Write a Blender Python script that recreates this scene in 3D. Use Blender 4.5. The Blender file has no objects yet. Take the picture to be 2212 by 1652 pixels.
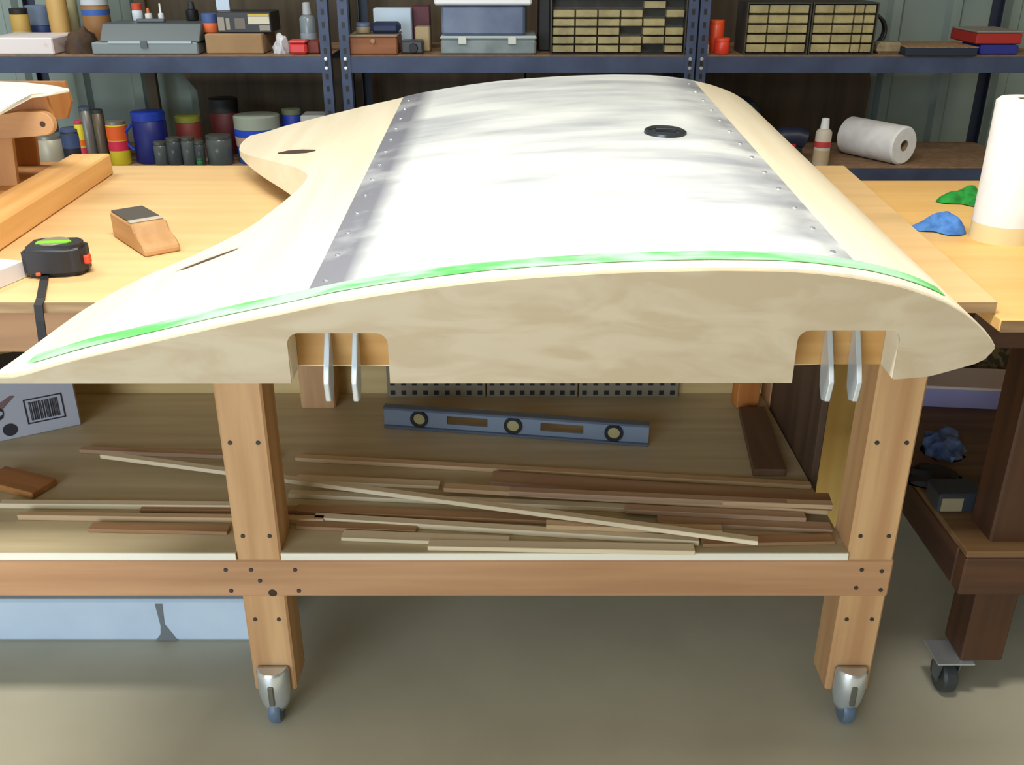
import bpy, bmesh, math, random
from mathutils import Vector, Matrix
random.seed(7)
R = math.radians
# ------------------------------------------------------------------ camera
F, W, H = 2085.0, 2212.0, 1652.0
TH = R(24.5); CD, CH = 1.583, 1.504
sc = bpy.context.scene
C = sc.collection
cd = bpy.data.cameras.new('camera'); cam = bpy.data.objects.new('camera', cd); C.objects.link(cam)
cam.location = (0, -CD, CH); cam.rotation_euler = (R(90) - TH, 0, 0)
cd.sensor_width = 36; cd.lens = 36 * F / W; cd.clip_start = .05
sc.camera = cam
# ------------------------------------------------------------------ light, exposure
sc.view_settings.view_transform = 'Standard'; sc.view_settings.look = 'None'
sc.view_settings.exposure = 0.0; sc.view_settings.gamma = 1.0
sc.view_settings.use_curve_mapping = False
wd = bpy.data.worlds.new('sky'); sc.world = wd; wd.use_nodes = True
wd.node_tree.nodes['Background'].inputs[0].default_value = (.62, .78, 1, 1)
wd.node_tree.nodes['Background'].inputs[1].default_value = .9
def area(name, loc, rot, sx, sy, power, col):
    l = bpy.data.lights.new(name, 'AREA'); l.shape = 'RECTANGLE'; l.size = sx; l.size_y = sy
    l.energy = power; l.color = col
    o = bpy.data.objects.new(name, l); C.objects.link(o); o.location = loc; o.rotation_euler = rot
    return o
# daylight entering through the open roller door behind the photographer
area('door_daylight', (-2.6, -4.9, 1.6), (R(90), 0, R(-18)), 3.4, 2.6, 190, (.74, .87, 1))
# ceiling strips, left and right ones added fill (their housings are built further down)
LAMPS = [(-.15, -.75, 2.93, 78, (1, .97, .90)), (-2.0, 1.0, 2.93, 34, (.96, .97, .92)), (2.3, -.1, 2.93, 20, (1, .88, .70))]  # second and third strips are unseen fill, placed for their effect on the walls
for lx, ly, lz, pw, col in LAMPS:
    area('lamp_light', (lx, ly, lz), (0, 0, 0), 1.2, .28, pw, col)

# ------------------------------------------------------------------ pixel helpers (real planes, real sizes)
def ta(y): return math.tan(TH + math.atan((y - H / 2) / F))
def PY(x, y, Y):                      # ray through pixel meets plane Y
    d = Y + CD; t = ta(y)
    return Vector(((x - W / 2) * d * (math.cos(TH) + t * math.sin(TH)) / F, Y, CH - d * t))
def PZ(x, y, z):                      # ray through pixel meets plane z
    return PY(x, y, (CH - z) / ta(y) - CD)

# ------------------------------------------------------------------ materials
def lin(v):
    v /= 255.0
    return v / 12.92 if v <= .04045 else ((v + .055) / 1.055) ** 2.4
def rgb(r, g, b): return (lin(r), lin(g), lin(b), 1)
MATS = {}
def mat(name, col, rough=.6, metal=0, col2=None, scale=(8, 8, 8), lo=.35, hi=.65, bump=0, alpha=1, trans=0, emit=0, detail=4, spec=None, dist=0):
    if name in MATS: return MATS[name]
    m = bpy.data.materials.new(name); m.use_nodes = True
    nt = m.node_tree; b = nt.nodes['Principled BSDF']
    b.inputs['Roughness'].default_value = rough; b.inputs['Metallic'].default_value = metal
    b.inputs['Base Color'].default_value = col
    if spec is not None: b.inputs['Specular IOR Level'].default_value = spec
    if trans: b.inputs['Transmission Weight'].default_value = trans
    if alpha < 1: b.inputs['Alpha'].default_value = alpha
    if emit:
        b.inputs['Emission Color'].default_value = col; b.inputs['Emission Strength'].default_value = emit
    if col2:
        tc = nt.nodes.new('ShaderNodeTexCoord'); mp = nt.nodes.new('ShaderNodeMapping')
        mp.inputs['Scale'].default_value = scale
        nz = nt.nodes.new('ShaderNodeTexNoise'); nz.inputs['Scale'].default_value = 1; nz.inputs['Detail'].default_value = detail
        nz.inputs['Distortion'].default_value = dist
        cr = nt.nodes.new('ShaderNodeValToRGB')
        cr.color_ramp.elements[0].position = lo; cr.color_ramp.elements[0].color = col
        cr.color_ramp.elements[1].position = hi; cr.color_ramp.elements[1].color = col2
        L = nt.links.new
        L(tc.outputs['Object'], mp.inputs[0]); L(mp.outputs[0], nz.inputs['Vector'])
        L(nz.outputs['Fac'], cr.inputs[0]); L(cr.outputs[0], b.inputs['Base Color'])
        if bump:
            bp = nt.nodes.new('ShaderNodeBump'); bp.inputs['Strength'].default_value = bump; bp.inputs['Distance'].default_value = .004
            L(nz.outputs['Fac'], bp.inputs['Height']); L(bp.outputs[0], b.inputs['Normal'])
    MATS[name] = m
    return m
def plain(name, r, g, b, rough=.55, metal=0, **k): return mat(name, rgb(r, g, b), rough, metal, **k)
def wood(name, c1, c2, axis='x', rough=.6, f=1, **k):
    s = {'x': (1.5, 26, 26), 'y': (26, 1.5, 26), 'z': (26, 26, 1.5)}[axis]
    return mat(name, rgb(*c1), rough, 0, rgb(*c2), tuple(v * f for v in s), **k)

M_lumber_z = wood('lumber_upright', (206, 164, 116), (182, 136, 92), 'z', bump=.15)
M_lumber_x = wood('lumber_rail', (192, 146, 106), (170, 124, 86), 'x', bump=.15)
M_lumber_y = wood('lumber_cross', (196, 148, 100), (172, 122, 78), 'y')
M_dark_z = wood('dark_lumber_upright', (84, 50, 24), (60, 36, 18), 'z')
M_dark_x = wood('dark_lumber_rail', (80, 48, 24), (58, 34, 18), 'x')
M_top = wood('bench_plywood', (226, 190, 136), (217, 180, 126), 'x', rough=.5)
M_shelfply = wood('shelf_plywood', (198, 184, 150), (180, 165, 130), 'x', rough=.5)
M_plyedge = wood('plywood_edge', (172, 140, 100), (120, 92, 62), 'x', f=2)
M_paleedge = wood('pale_plywood_edge', (240, 236, 222), (228, 222, 204), 'x')
M_birch = wood('birch_skin', (236, 225, 200), (229, 216, 188), 'y', rough=.38)
M_steel = plain('galvanised_steel', 214, 222, 228, .25, .75)
M_screw = plain('dark_screw', 70, 66, 66, .5, .6)
M_rack = mat('blue_rack_steel', rgb(68, 80, 108), .5, .2, rgb(56, 66, 92), (9, 9, 9))
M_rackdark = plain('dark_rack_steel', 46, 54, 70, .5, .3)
M_particle = mat('particle_board', rgb(150, 120, 90), .8, 0, rgb(128, 100, 74), (40, 40, 40))
M_black = plain('black_rubber', 24, 24, 26, .5)
M_white = plain('white_plastic', 226, 228, 230, .45)

# ------------------------------------------------------------------ object helpers
def obj(name, bm, m, parent=None, loc=(0, 0, 0), rot=(0, 0, 0), smooth=False):
    me = bpy.data.meshes.new(name)
    bmesh.ops.recalc_face_normals(bm, faces=bm.faces[:])
    bm.to_mesh(me); bm.free()
    if smooth:
        for p in me.polygons: p.use_smooth = True
        try: me.set_sharp_from_angle(angle=R(38))
        except Exception: pass
    if m: me.materials.append(m)
    o = bpy.data.objects.new(name, me); C.objects.link(o)
    o.location = loc; o.rotation_euler = rot
    if parent: o.parent = parent
    return o
def tag(o, label, cat, group=None, kind=None):
    o['label'] = label; o['category'] = cat
    if group: o['group'] = group
    if kind: o['kind'] = kind
    return o
def struct(o, label):
    o['kind'] = 'structure'; o['label'] = label; o['category'] = o.name.split('_')[0]; return o
def thing(name, label, cat, loc=(0, 0, 0), rz=0, group=None):
    o = bpy.data.objects.new(name, None); C.objects.link(o); o.empty_display_size = .05
    o.location = loc; o.rotation_euler = (0, 0, rz)
    return tag(o, label, cat, group)
def bx(bm, x0, x1, y0, y1, z0, z1):
    v = [bm.verts.new(p) for p in ((x0, y0, z0), (x1, y0, z0), (x1, y1, z0), (x0, y1, z0), (x0, y0, z1), (x1, y0, z1), (x1, y1, z1), (x0, y1, z1))]
    return [bm.faces.new([v[i] for i in q]) for q in ((3, 2, 1, 0), (4, 5, 6, 7), (0, 1, 5, 4), (1, 2, 6, 5), (2, 3, 7, 6), (3, 0, 4, 7))]
def box(name, x0, x1, y0, y1, z0, z1, m, parent=None, bev=.003, loc=(0, 0, 0), rot=(0, 0, 0), seg=1):
    bm = bmesh.new(); bx(bm, x0, x1, y0, y1, z0, z1)
    if bev: bmesh.ops.bevel(bm, geom=bm.edges[:], offset=bev, segments=seg, affect='EDGES', profile=.5)
    return obj(name, bm, m, parent, loc, rot, smooth=seg > 1)
def prism(name, pts, h0, h1, m, parent=None, plane='xy', bev=0, loc=(0, 0, 0), rot=(0, 0, 0), smooth=False, seg=1):
    f = {'xy': lambda a, b, c: (a, b, c), 'xz': lambda a, b, c: (a, c, b), 'yz': lambda a, b, c: (c, a, b)}[plane]
    bm = bmesh.new()
    v0 = [bm.verts.new(f(a, b, h0)) for a, b in pts]; v1 = [bm.verts.new(f(a, b, h1)) for a, b in pts]
    n = len(pts); bm.faces.new(v0); bm.faces.new(v1[::-1])
    for i in range(n): bm.faces.new((v0[i], v1[i], v1[(i + 1) % n], v0[(i + 1) % n]))
    if bev: bmesh.ops.bevel(bm, geom=bm.edges[:], offset=bev, segments=seg, affect='EDGES')
    return obj(name, bm, m, parent, loc, rot, smooth)
def lathe(name, prof, m, parent=None, loc=(0, 0, 0), rot=(0, 0, 0), n=24, a0=0, a1=2 * math.pi):
    bm = bmesh.new(); full = abs(a1 - a0 - 2 * math.pi) < 1e-6
    k = n if full else n + 1; rings = []
    for r, z in prof:
        if r < 1e-6: rings.append([bm.verts.new((0, 0, z))] * k)
        else: rings.append([bm.verts.new((r * math.cos(a0 + (a1 - a0) * i / n), r * math.sin(a0 + (a1 - a0) * i / n), z)) for i in range(k)])
    for a, b in zip(rings, rings[1:]):
        for i in range(n):
            j = (i + 1) % k
            q = []
            for v in (a[i], a[j], b[j], b[i]):
                if v not in q: q.append(v)
            if len(q) > 2: bm.faces.new(q)
    return obj(name, bm, m, parent, loc, rot, smooth=True)
def tube(name, pts, r, m, parent=None, n=8, flat=1, loc=(0, 0, 0)):
    bm = bmesh.new(); rings = []
    pts = [Vector(p) for p in pts]
    for i, p in enumerate(pts):
        t = (pts[min(i + 1, len(pts) - 1)] - pts[max(i - 1, 0)]).normalized()
        u = t.cross(Vector((0, 0, 1)))
        if u.length < 1e-3: u = t.cross(Vector((0, 1, 0)))
        u.normalize(); w = u.cross(t)
        rings.append([bm.verts.new(p + u * r * math.cos(2 * math.pi * k / n) + w * r * flat * math.sin(2 * math.pi * k / n)) for k in range(n)])
    for a, b in zip(rings, rings[1:]):
        for k in range(n): bm.faces.new((a[k], a[(k + 1) % n], b[(k + 1) % n], b[k]))
    bm.faces.new(rings[0][::-1]); bm.faces.new(rings[-1])
    return obj(name, bm, m, parent, loc, smooth=True)
def lump(name, pts, m, parent=None, loc=(0, 0, 0), amp=.1, seed=1, scale=(1, 1, 1), sub=3, freq=3.0, flat_base=True):
    from mathutils import noise
    bm = bmesh.new(); bmesh.ops.create_icosphere(bm, subdivisions=sub, radius=1)
    for v in bm.verts:
        d = v.co.normalized()
        k = 1 + amp * noise.noise(d * freq + Vector((seed * 7.3, seed, 0))) + amp * .5 * noise.noise(d * freq * 2.7 + Vector((seed, 3, 1)))
        v.co = Vector((d.x * k * scale[0], d.y * k * scale[1], max(d.z * k, -.0 if flat_base else -9) * scale[2]))
    return obj(name, bm, m, parent, loc, smooth=True)
def interp(tab, x):
    if x <= tab[0][0]: return tab[0][1]
    for (a, b), (c, d) in zip(tab, tab[1:]):
        if x <= c: return b + (d - b) * (x - a) / (c - a)
    return tab[-1][1]

# ================================================================== the room
FX0, FX1, FY0, FY1, CEIL = -5.5, 5.5, -5.2, 2.62, 3.05
M_conc = mat('concrete', rgb(204, 197, 174), .5, 0, rgb(176, 170, 149), (1.6, 1.6, 1.6), .3, .7, detail=8)
struct(box('floor', FX0, FX1, FY0, FY1, -.1, 0, M_conc, bev=0), 'smooth grey-brown concrete workshop floor')
M_siding = mat('siding', rgb(140, 154, 148), .6, 0, rgb(124, 138, 132), (2, 2, 2))
wb = struct(box('wall_back', FX0, FX1, FY1, FY1 + .12, 0, CEIL, M_siding, bev=0), 'pale green ribbed metal siding behind the shelving')
rib0 = None
for i in range(46):
    x = -5.4 + i * .24
    if rib0 is None:
        rib0 = prism('siding_rib', [(-.035, 0), (-.018, -.028), (.018, -.028), (.035, 0)], 0, CEIL, M_siding, wb, 'xy', loc=(x, FY1, 0)); o = rib0
    else:
        o = rib0.copy(); C.objects.link(o); o.parent = wb; o.location = (x, FY1, 0)
M_wall = plain('painted_wall', 196, 186, 158, .8)
struct(box('wall_left', FX0 - .12, FX0, FY0, FY1, 0, CEIL, M_wall, bev=0), 'plain left workshop wall')
struct(box('wall_right', FX1, FX1 + .12, FY0, FY1, 0, CEIL, M_wall, bev=0), 'plain right workshop wall')
struct(box('ceiling', FX0, FX1, FY0, FY1, CEIL, CEIL + .1, plain('ceiling_paint', 206, 200, 186, .8), bev=0), 'plain workshop ceiling')
wf = bmesh.new()                     # front wall with the open roller door
bx(wf, FX0, -4.6, FY0 - .12, FY0, 0, CEIL); bx(wf, -.4, FX1, FY0 - .12, FY0, 0, CEIL); bx(wf, -4.6, -.4, FY0 - .12, FY0, 2.75, CEIL)
struct(obj('wall_front', wf, M_wall), 'workshop wall with an open door bay')
for i, (lx, ly, lz, pw, col) in enumerate(LAMPS):
    t = thing('ceiling_light', ['fluorescent strip light above the wing', 'unseen fill strip added to brighten the left wall and bench', 'unseen fill strip added over the right bench'][i], 'light', (lx, ly, CEIL), group='ceiling strip lights')
    prism('housing', [(-.16, -.07), (.16, -.07), (.09, 0), (-.09, 0)], -.64, .64, M_white, t, 'yz')
    for s in (-.07, .07):
        tube('tube', [(-.6, s, -.085), (.6, s, -.085)], .013, M_white, t)

# ================================================================== main workbench
ZT, ZS = .972, .401                    # bench top and lower shelf heights
B = thing('workbench', 'long plywood-topped workbench of pale lumber on casters carrying the wing', 'workbench', (0, 0, 0))
XL = -1.72
prism('tabletop', [(XL, -.098), (.792, -.098), (.872, .955), (XL, .955)], ZT - .02, ZT, M_top, B, bev=.002)
for yy in (-.096,):
    box('top_edge_band', XL, .79, yy - .004, yy - .001, ZT - .019, ZT - .001, M_plyedge, B, bev=0)
LEGS = [(-.541, -.453), (.659, .75), (-1.70, -1.61)]
CZ = .07
def leg_screws(par, pts, y):
    for x, z in pts:
        lathe('screw', [(0, .0025), (.004, .002), (.0045, 0)], M_screw, par, (x, y, z), (R(90), 0, 0), n=8)
for k, (a, b) in enumerate(LEGS):
    lg = box('leg', a, b, .0, .088, CZ, ZT - .02, M_lumber_z, B, .004)
    m = (a + b) / 2
    leg_screws(lg, [(a + .018, .66), (b - .018, .66), (a + .018, .455), (b - .018, .455), (a + .02, .255), (b - .02, .255)], 0)
    box('leg', a, b, .645, .734, CZ, ZT - .02, M_lumber_z, B, .004)
# rails
rl = box('rail', XL, .752, -.003, .036, ZS - .089, ZS, M_lumber_x, B, .004)
leg_screws(rl, [(-.565, .378), (-.515, .378), (-.428, .378), (-.5, .352), (-.56, .328), (-.425, .328), (.69, .378), (.73, .375), (.685, .335), (.735, .33)], -.003)
lathe('knot', [(0, .0016), (.008, .001), (.009, 0)], plain('knot_brown', 52, 30, 18), rl, (-.478, -.003, .322), (R(90), 0, 0), n=10)
box('rail', XL, .75, .734, .772, ZS - .089, ZS, M_lumber_x, B, .004)
box('back_board', XL, .655, .734, .755, ZS, ZS + .30, wood('back_board_wood', (222, 196, 138), (206, 176, 116), 'x'), B, .002)
for yy in (-.012,):
    box('apron', XL, .752, -.003, .036, ZT - .13, ZT - .02, M_lumber_x, B, .004)
    box('apron', XL, .752, .734, .772, ZT - .13, ZT - .02, M_lumber_x, B, .004)
for a, b in LEGS:
    box('cross_rail', a, b, .088, .645, ZT - .11, ZT - .02, M_lumber_y, B, .004)
sh = bmesh.new()
bx(sh, XL, .6585, .09, .644, ZS, ZS + .016)
for a, b in ((XL, -1.7005), (-1.6095, -.5415), (-.4525, .6585)):
    bx(sh, a, b, .0, .09, ZS, ZS + .016); bx(sh, a, b, .644, .732, ZS, ZS + .016)
obj('shelf_board', sh, M_shelfply, B)
bandx = [(-1.609, -.5415), (-.4525, .6585)]
for a, b in bandx:
    box('shelf_edge', a, b, -.004, -.0005, ZS + .001, ZS + .0155, M_paleedge, B, 0)
ZS2 = ZS + .0165
def caster(par, x, y, big=False):
    c = bpy.data.objects.new('caster', None); C.objects.link(c); c.parent = par; c.location = (x, y, 0); c.empty_display_size = .03
    # hood: rolled steel half-cylinder with side cheeks
    prof = [(-.034, .138), (.034, .138), (.034, .066), (.028, .035), (.018, .028), (-.018, .028), (-.028, .035), (-.034, .066)]
    bm = bmesh.new(); n = 12
    rows = []
    for z, r in ((.138, .030), (.132, .034), (.075, .034), (.05, .029), (.034, .023)):
        rows.append([bm.verts.new((r * math.cos(math.pi + math.pi * i / n), r * math.sin(math.pi + math.pi * i / n), z)) for i in range(n + 1)])
    for p, q in zip(rows, rows[1:]):
        for i in range(n): bm.faces.new((p[i], p[i + 1], q[i + 1], q[i]))
    bm.faces.new(rows[0])
    o = obj('hood', bm, M_steel, c, smooth=True)
    md = o.modifiers.new('s', 'SOLIDIFY'); md.thickness = .003; md.offset = -1
    box('mounting_plate', -.03, .03, 0.0, .06, .064, .07, M_steel, c, .001)
    lathe('wheel', [(0, -.012), (.03, -.012), (.033, -.008), (.033, .008), (.03, .012), (0, .012)], plain('caster_wheel', 92, 110, 130, .4), c, (0, -.004, .033), (0, R(90), 0), n=20)
    box('slot', -.006, .006, -.0375, -.033, .062, .112, plain('slot_shadow_steel', 120, 120, 108, .4, .6), c, .002)
    return c
caster(B, -.497, -.004); caster(B, .705, -.004)
for x in (-1.655,): caster(B, x, -.004)
for a, b in LEGS: caster(B, (a + b) / 2, .66)

# ================================================================== the wing
Y0, Y1 = -.395, .957
ZB = .962
TIL = .055
top_px = [(-15, 821), (0, 817), (65, 800), (163, 771), (327, 733), (490, 696), (608, 672), (717, 648), (826, 630), (934, 615), (1042, 602), (1151, 593), (1300, 584), (1400, 580), (1547, 577), (1694, 579), (1767, 584), (1841, 593), (1896, 602), (1951, 615), (2006, 633), (2042, 648), (2079, 670), (2106, 691), (2126, 711), (2140, 729)]
bot_px = [(-15, 830), (1700, 826), (1940, 817), (2006, 811), (2061, 796), (2110, 782), (2132, 770), (2144, 760)]
TOPT = [(PY(x, y, Y0).x, PY(x, y, Y0).z) for x, y in top_px]
XLE = PY(2149, 746, Y0).x; ZLE = PY(2149, 746, Y0).z
BOTT = [(PY(x, y, Y0).x, max(ZB, PY(x, y, Y0).z)) for x, y in bot_px]
TOPT.append((XLE, ZLE)); BOTT.append((XLE, ZLE))
def ztop(X, Y): return max(interp(TOPT, X), ZB + .012 if X < 0 else 0) + TIL * (Y - Y0)
def zbot(X, Y): return interp(BOTT, X) + TIL * (Y - Y0)
def on_wing(x, y):                    # pixel -> point on the upper surface
    lo, hi = Y0 - .05, 2.0
    prev = None
    Y = lo
    while Y < hi:
        p = PY(x, y, Y); d = p.z - ztop(p.x, Y)
        if prev is not None and d <= 0: return p
        prev = d; Y += .002
    return PY(x, y, Y1)
TE = [(Y0, -.70)]
for px in ((40, 772), (100, 728), (150, 690), (190, 662), (250, 628), (310, 598), (400, 560), (480, 524), (545, 488), (600, 446), (634, 418)):
    p = on_wing(*px)
    if p.y > TE[-1][0] + .004: TE.append((p.y, p.x))
for px in ((655, 399), (668, 377), (640, 362), (600, 351), (560, 342), (532, 334), (515, 325), (521, 308), (540, 293), (560, 286)):
    p = on_wing(*px)
    if p.y > TE[-1][0] + .004: TE.append((p.y, p.x))
TE.append((Y1, TE[-1][1]))
_n = 80                              # smooth the planform curve
_d = [interp(TE, Y0 + (Y1 - Y0) * i / _n) for i in range(_n + 1)]
for _k in range(3): _d = [_d[0]] + [(_d[i - 1] + 2 * _d[i] + _d[i + 1]) / 4 for i in range(1, _n)] + [_d[-1]]
TE = [(Y0 + (Y1 - Y0) * i / _n, _d[i]) for i in range(_n + 1)]
NX = 54
def wing_grid():
    ys = sorted(set([Y0 + (Y1 - Y0) * i / 64 for i in range(65)] + [a for a, b in TE if Y0 <= a <= Y1]))
    bm = bmesh.new(); loops = []
    for Y in ys:
        te = interp(TE, Y); lp = []
        for i in range(NX + 1):
            t = i / NX; X = XLE - (XLE - te) * (1 - (1 - t) ** 1.0) ** 1.8
            lp.append((X, Y, ztop(X, Y)))
        for i in range(NX, 0, -1):
            t = i / NX; X = XLE - (XLE - te) * t ** 1.8
            lp.append((X, Y, min(zbot(X, Y), ztop(X, Y) - .004)))
        loops.append([bm.verts.new(q) for q in lp])
    n = len(loops[0])
    for a, b in zip(loops, loops[1:]):
        for i in range(n): bm.faces.new((a[i], a[(i + 1) % n], b[(i + 1) % n], b[i]))
    bm.faces.new(loops[0]); bm.faces.new(loops[-1][::-1])
    return bm
WG = thing('wing_section', 'pale plywood aircraft wing section with sanded grey centre panel and green tape edge', 'wing', (0, 0, 0))
body = obj('wing_body', wing_grid(), M_birch, WG, smooth=True)
# cut-outs in the near rib and slots in the trailing edge
NOTCH = [(628, 842, 717), (1712, 1930, 711)]
ND = .05
cutters = []
nx = []
for a, b, yt in NOTCH:
    xa, xb, zt = PY(a, 800, Y0).x, PY(b, 800, Y0).x, PY(a, yt, Y0).z
    nx.append((xa, xb, zt))
    cutters.append(box('cut', xa, xb, Y0 - .05, Y0 + ND, ZB - .1, zt, None, bev=0))
SL = []
for (p, q, w) in (((377, 588), (525, 532), .010), ((600, 328), (682, 326), .018)):
    a, b = on_wing(*p), on_wing(*q); d = (b - a); d.z = 0
    n = Vector((-d.y, d.x, 0)).normalized() * w
    pts = [a, a + d * .15 + n * .8, a + d * .5 + n, b - d * .12 + n * .7, b, b - d * .12 - n * .7, a + d * .5 - n, a + d * .15 - n * .8]
    SL.append(([(v.x, v.y) for v in pts], a))
    cutters.append(prism('cut', [(v.x, v.y) for v in pts], a.z - .25, a.z + .1, None))
for c in cutters:
    md = body.modifiers.new('b', 'BOOLEAN'); md.operation = 'DIFFERENCE'; md.solver = 'EXACT'; md.object = c
dg = bpy.context.evaluated_depsgraph_get()
nm = bpy.data.meshes.new_from_object(body.evaluated_get(dg)); body.modifiers.clear(); body.data = nm; nm.name = 'wing_body'
for p in nm.polygons: p.use_smooth = True
nm.set_sharp_from_angle(angle=R(35))
for c in cutters:
    me = c.data; bpy.data.objects.remove(c); bpy.data.meshes.remove(me)
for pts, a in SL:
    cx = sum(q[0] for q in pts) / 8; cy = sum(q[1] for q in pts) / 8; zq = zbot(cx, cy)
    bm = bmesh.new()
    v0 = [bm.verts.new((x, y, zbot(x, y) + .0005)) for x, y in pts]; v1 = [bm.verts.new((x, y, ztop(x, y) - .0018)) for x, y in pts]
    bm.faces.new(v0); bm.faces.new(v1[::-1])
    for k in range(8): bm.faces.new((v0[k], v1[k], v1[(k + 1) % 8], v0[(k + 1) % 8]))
    obj('slot_shade_fill', bm, plain('slot_shade_brown', 66, 48, 34, .8), WG)  # dark brown fill standing in for the shade inside each slot
# near end rib face
M_rib = mat('birch_rib_face', rgb(184, 169, 142), .55, 0, rgb(174, 156, 127), (7, 7, 24), .4, .6, dist=1.2)
def rib_outline():
    pts = []
    N = 90
    for i in range(N + 1):
        t = i / N; X = XLE - .001 - (XLE + .698) * t ** 1.7
        pts.append((X, ztop(X, Y0) - .0035))
    bl = []
    def arc(cx, cz, r, a0, a1): return [(cx + r * math.cos(R(a0 + (a1 - a0) * i / 5)), cz + r * math.sin(R(a0 + (a1 - a0) * i / 5))) for i in range(6)]
    (la, lb, lz), (ra, rb, rz) = nx
    r = .016
    zl = lambda X: zbot(X, Y0) + .0005
    bl += [(-.698, zl(-.698)), (la, zl(la))] + arc(la + r, lz - r, r, 180, 90) + arc(lb - r, lz - r, r, 90, 0) + [(lb, zl(lb)), (ra, zl(ra))] + arc(ra + r, rz - r, r, 180, 90) + arc(rb - r, rz - r, r, 90, 0) + [(rb, zl(rb))]
    X = rb + .01
    while X < XLE - .004: bl.append((X, zl(X))); X += .012
    return pts + bl
prism('end_rib', rib_outline(), Y0 - .004, Y0 - .0003, M_rib, WG, 'xz')
M_tan = wood('notch_plywood', (206, 158, 92), (186, 134, 70), 'x')
for (xa, xb, zt) in nx:
    box('cutout_back', xa + .0005, xb - .0005, Y0 + ND - .004, Y0 + ND - .0005, zbot(xa, Y0 + ND) + .004, zt - .0005, M_tan, WG, 0)
# attachment fittings hanging in the cut-outs
M_alu = plain('aluminium_plate', 214, 222, 228, .35, .55)
def fitting(x):
    zt = nx[0][2]
    prism('attach_fitting', [(Y0 + ND - .004, zt - .004), (Y0 + ND - .012, zt - .004), (Y0 + .012, zt - .05), (Y0 - .002, ZB + .0), (Y0 + .004, ZB - .03), (Y0 + .022, ZB - .036), (Y0 + .036, ZB - .02), (Y0 + ND - .004, ZB + .02)], x - .0035, x + .0035, M_alu, WG, 'yz', bev=.0012)
for a in (708, 768, 1790, 1850): fitting(PY(a, 790, Y0 + .02).x)
# sanded filler panel over the fuel bay
XA, XB = -.276, .458
def shell(name, xa, xb, ya, yb, off, m, nx_=40, ny=40, drop=.0012):
    bm = bmesh.new(); g = []
    for j in range(ny + 1):
        Y = ya + (yb - ya) * j / ny
        g.append([bm.verts.new((xa + (xb - xa) * i / nx_, Y, ztop(xa + (xb - xa) * i / nx_, Y) + off)) for i in range(nx_ + 1)])
    for j in range(ny):
        for i in range(nx_): bm.faces.new((g[j][i], g[j][i + 1], g[j + 1][i + 1], g[j + 1][i]))
    ring = g[0] + [r[-1] for r in g[1:]] + g[-1][-2::-1] + [r[0] for r in g[-2:0:-1]]
    lw = [bm.verts.new((v.co.x, v.co.y, v.co.z - drop)) for v in ring]
    n = len(ring)
    for i in range(n): bm.faces.new((ring[i], ring[(i + 1) % n], lw[(i + 1) % n], lw[i]))
    return obj(name, bm, m, WG, smooth=True)
def filler_mat():
    m = bpy.data.materials.new('sanded_filler'); m.use_nodes = True; nt = m.node_tree; L = nt.links.new
    b = nt.nodes['Principled BSDF']; b.inputs['Roughness'].default_value = .36
    tc = nt.nodes.new('ShaderNodeTexCoord'); sx = nt.nodes.new('ShaderNodeSeparateXYZ'); L(tc.outputs['Object'], sx.inputs[0])
    mp = nt.nodes.new('ShaderNodeMapping'); mp.inputs['Scale'].default_value = (2.2, 9, 1); mp.inputs['Rotation'].default_value = (0, 0, R(-8)); L(tc.outputs['Object'], mp.inputs[0])
    nz = nt.nodes.new('ShaderNodeTexNoise'); nz.inputs['Scale'].default_value = 1.5; nz.inputs['Detail'].default_value = 6; L(mp.outputs[0], nz.inputs['Vector'])
    def mr(src, a, bb, c=0, d=1):
        n = nt.nodes.new('ShaderNodeMapRange'); n.inputs[1].default_value = a; n.inputs[2].default_value = bb; n.inputs[3].default_value = c; n.inputs[4].default_value = d; L(src, n.inputs[0]); return n.outputs[0]
    def mth(op, a, bb):
        n = nt.nodes.new('ShaderNodeMath'); n.operation = op; n.use_clamp = True
        for k, s in enumerate((a, bb)):
            if isinstance(s, float): n.inputs[k].default_value = s
            else: L(s, n.inputs[k])
        return n.outputs[0]
    base = mr(nz.outputs['Fac'], .30, .62)
    lft = mr(sx.outputs[0], XA + .045, XA + .085, 1, 0)
    rgt = mr(sx.outputs[0], XB - .10, XB - .02, 0, 1)
    n2 = nt.nodes.new('ShaderNodeTexNoise'); n2.inputs['Scale'].default_value = 9; n2.inputs['Detail'].default_value = 4; L(tc.outputs['Object'], n2.inputs['Vector'])
    lft = mth('MULTIPLY', lft, mr(n2.outputs['Fac'], .3, .5, .55, 1))
    rgt = mth('MULTIPLY', rgt, mr(n2.outputs['Fac'], .4, .6, .2, .75))
    c1 = nt.nodes.new('ShaderNodeMix'); c1.data_type = 'RGBA'; c1.inputs[6].default_value = rgb(172, 176, 182); c1.inputs[7].default_value = rgb(222, 226, 224); L(base, c1.inputs[0])
    c2 = nt.nodes.new('ShaderNodeMix'); c2.data_type = 'RGBA'; c2.inputs[7].default_value = rgb(124, 125, 134); L(c1.outputs[2], c2.inputs[6]); L(mth('MAXIMUM', lft, rgt), c2.inputs[0])
    L(c2.outputs[2], b.inputs['Base Color'])
    return m
shell('filler_panel', XA, XB, Y0 + .058, Y1 - .002, .0014, filler_mat())
M_tape = mat('masking_tape', rgb(86, 184, 92), .5, 0, rgb(160, 216, 172), (9, 30, 9), .4, .56)
shell('masking_tape', -.665, .575, Y0 + .026, Y0 + .056, .0022, M_tape, 60, 2)
for i in range(13):
    Y = Y0 + .08 + i * .1
    for X in (XA + .02, XB - .022):
        if Y < Y1 - .02:
            lathe('screw', [(0, .0022), (.0036, .0018), (.0044, 0)], M_steel, WG, (X, Y, ztop(X, Y) + .0012), n=10)
p = on_wing(1437, 289)
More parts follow.
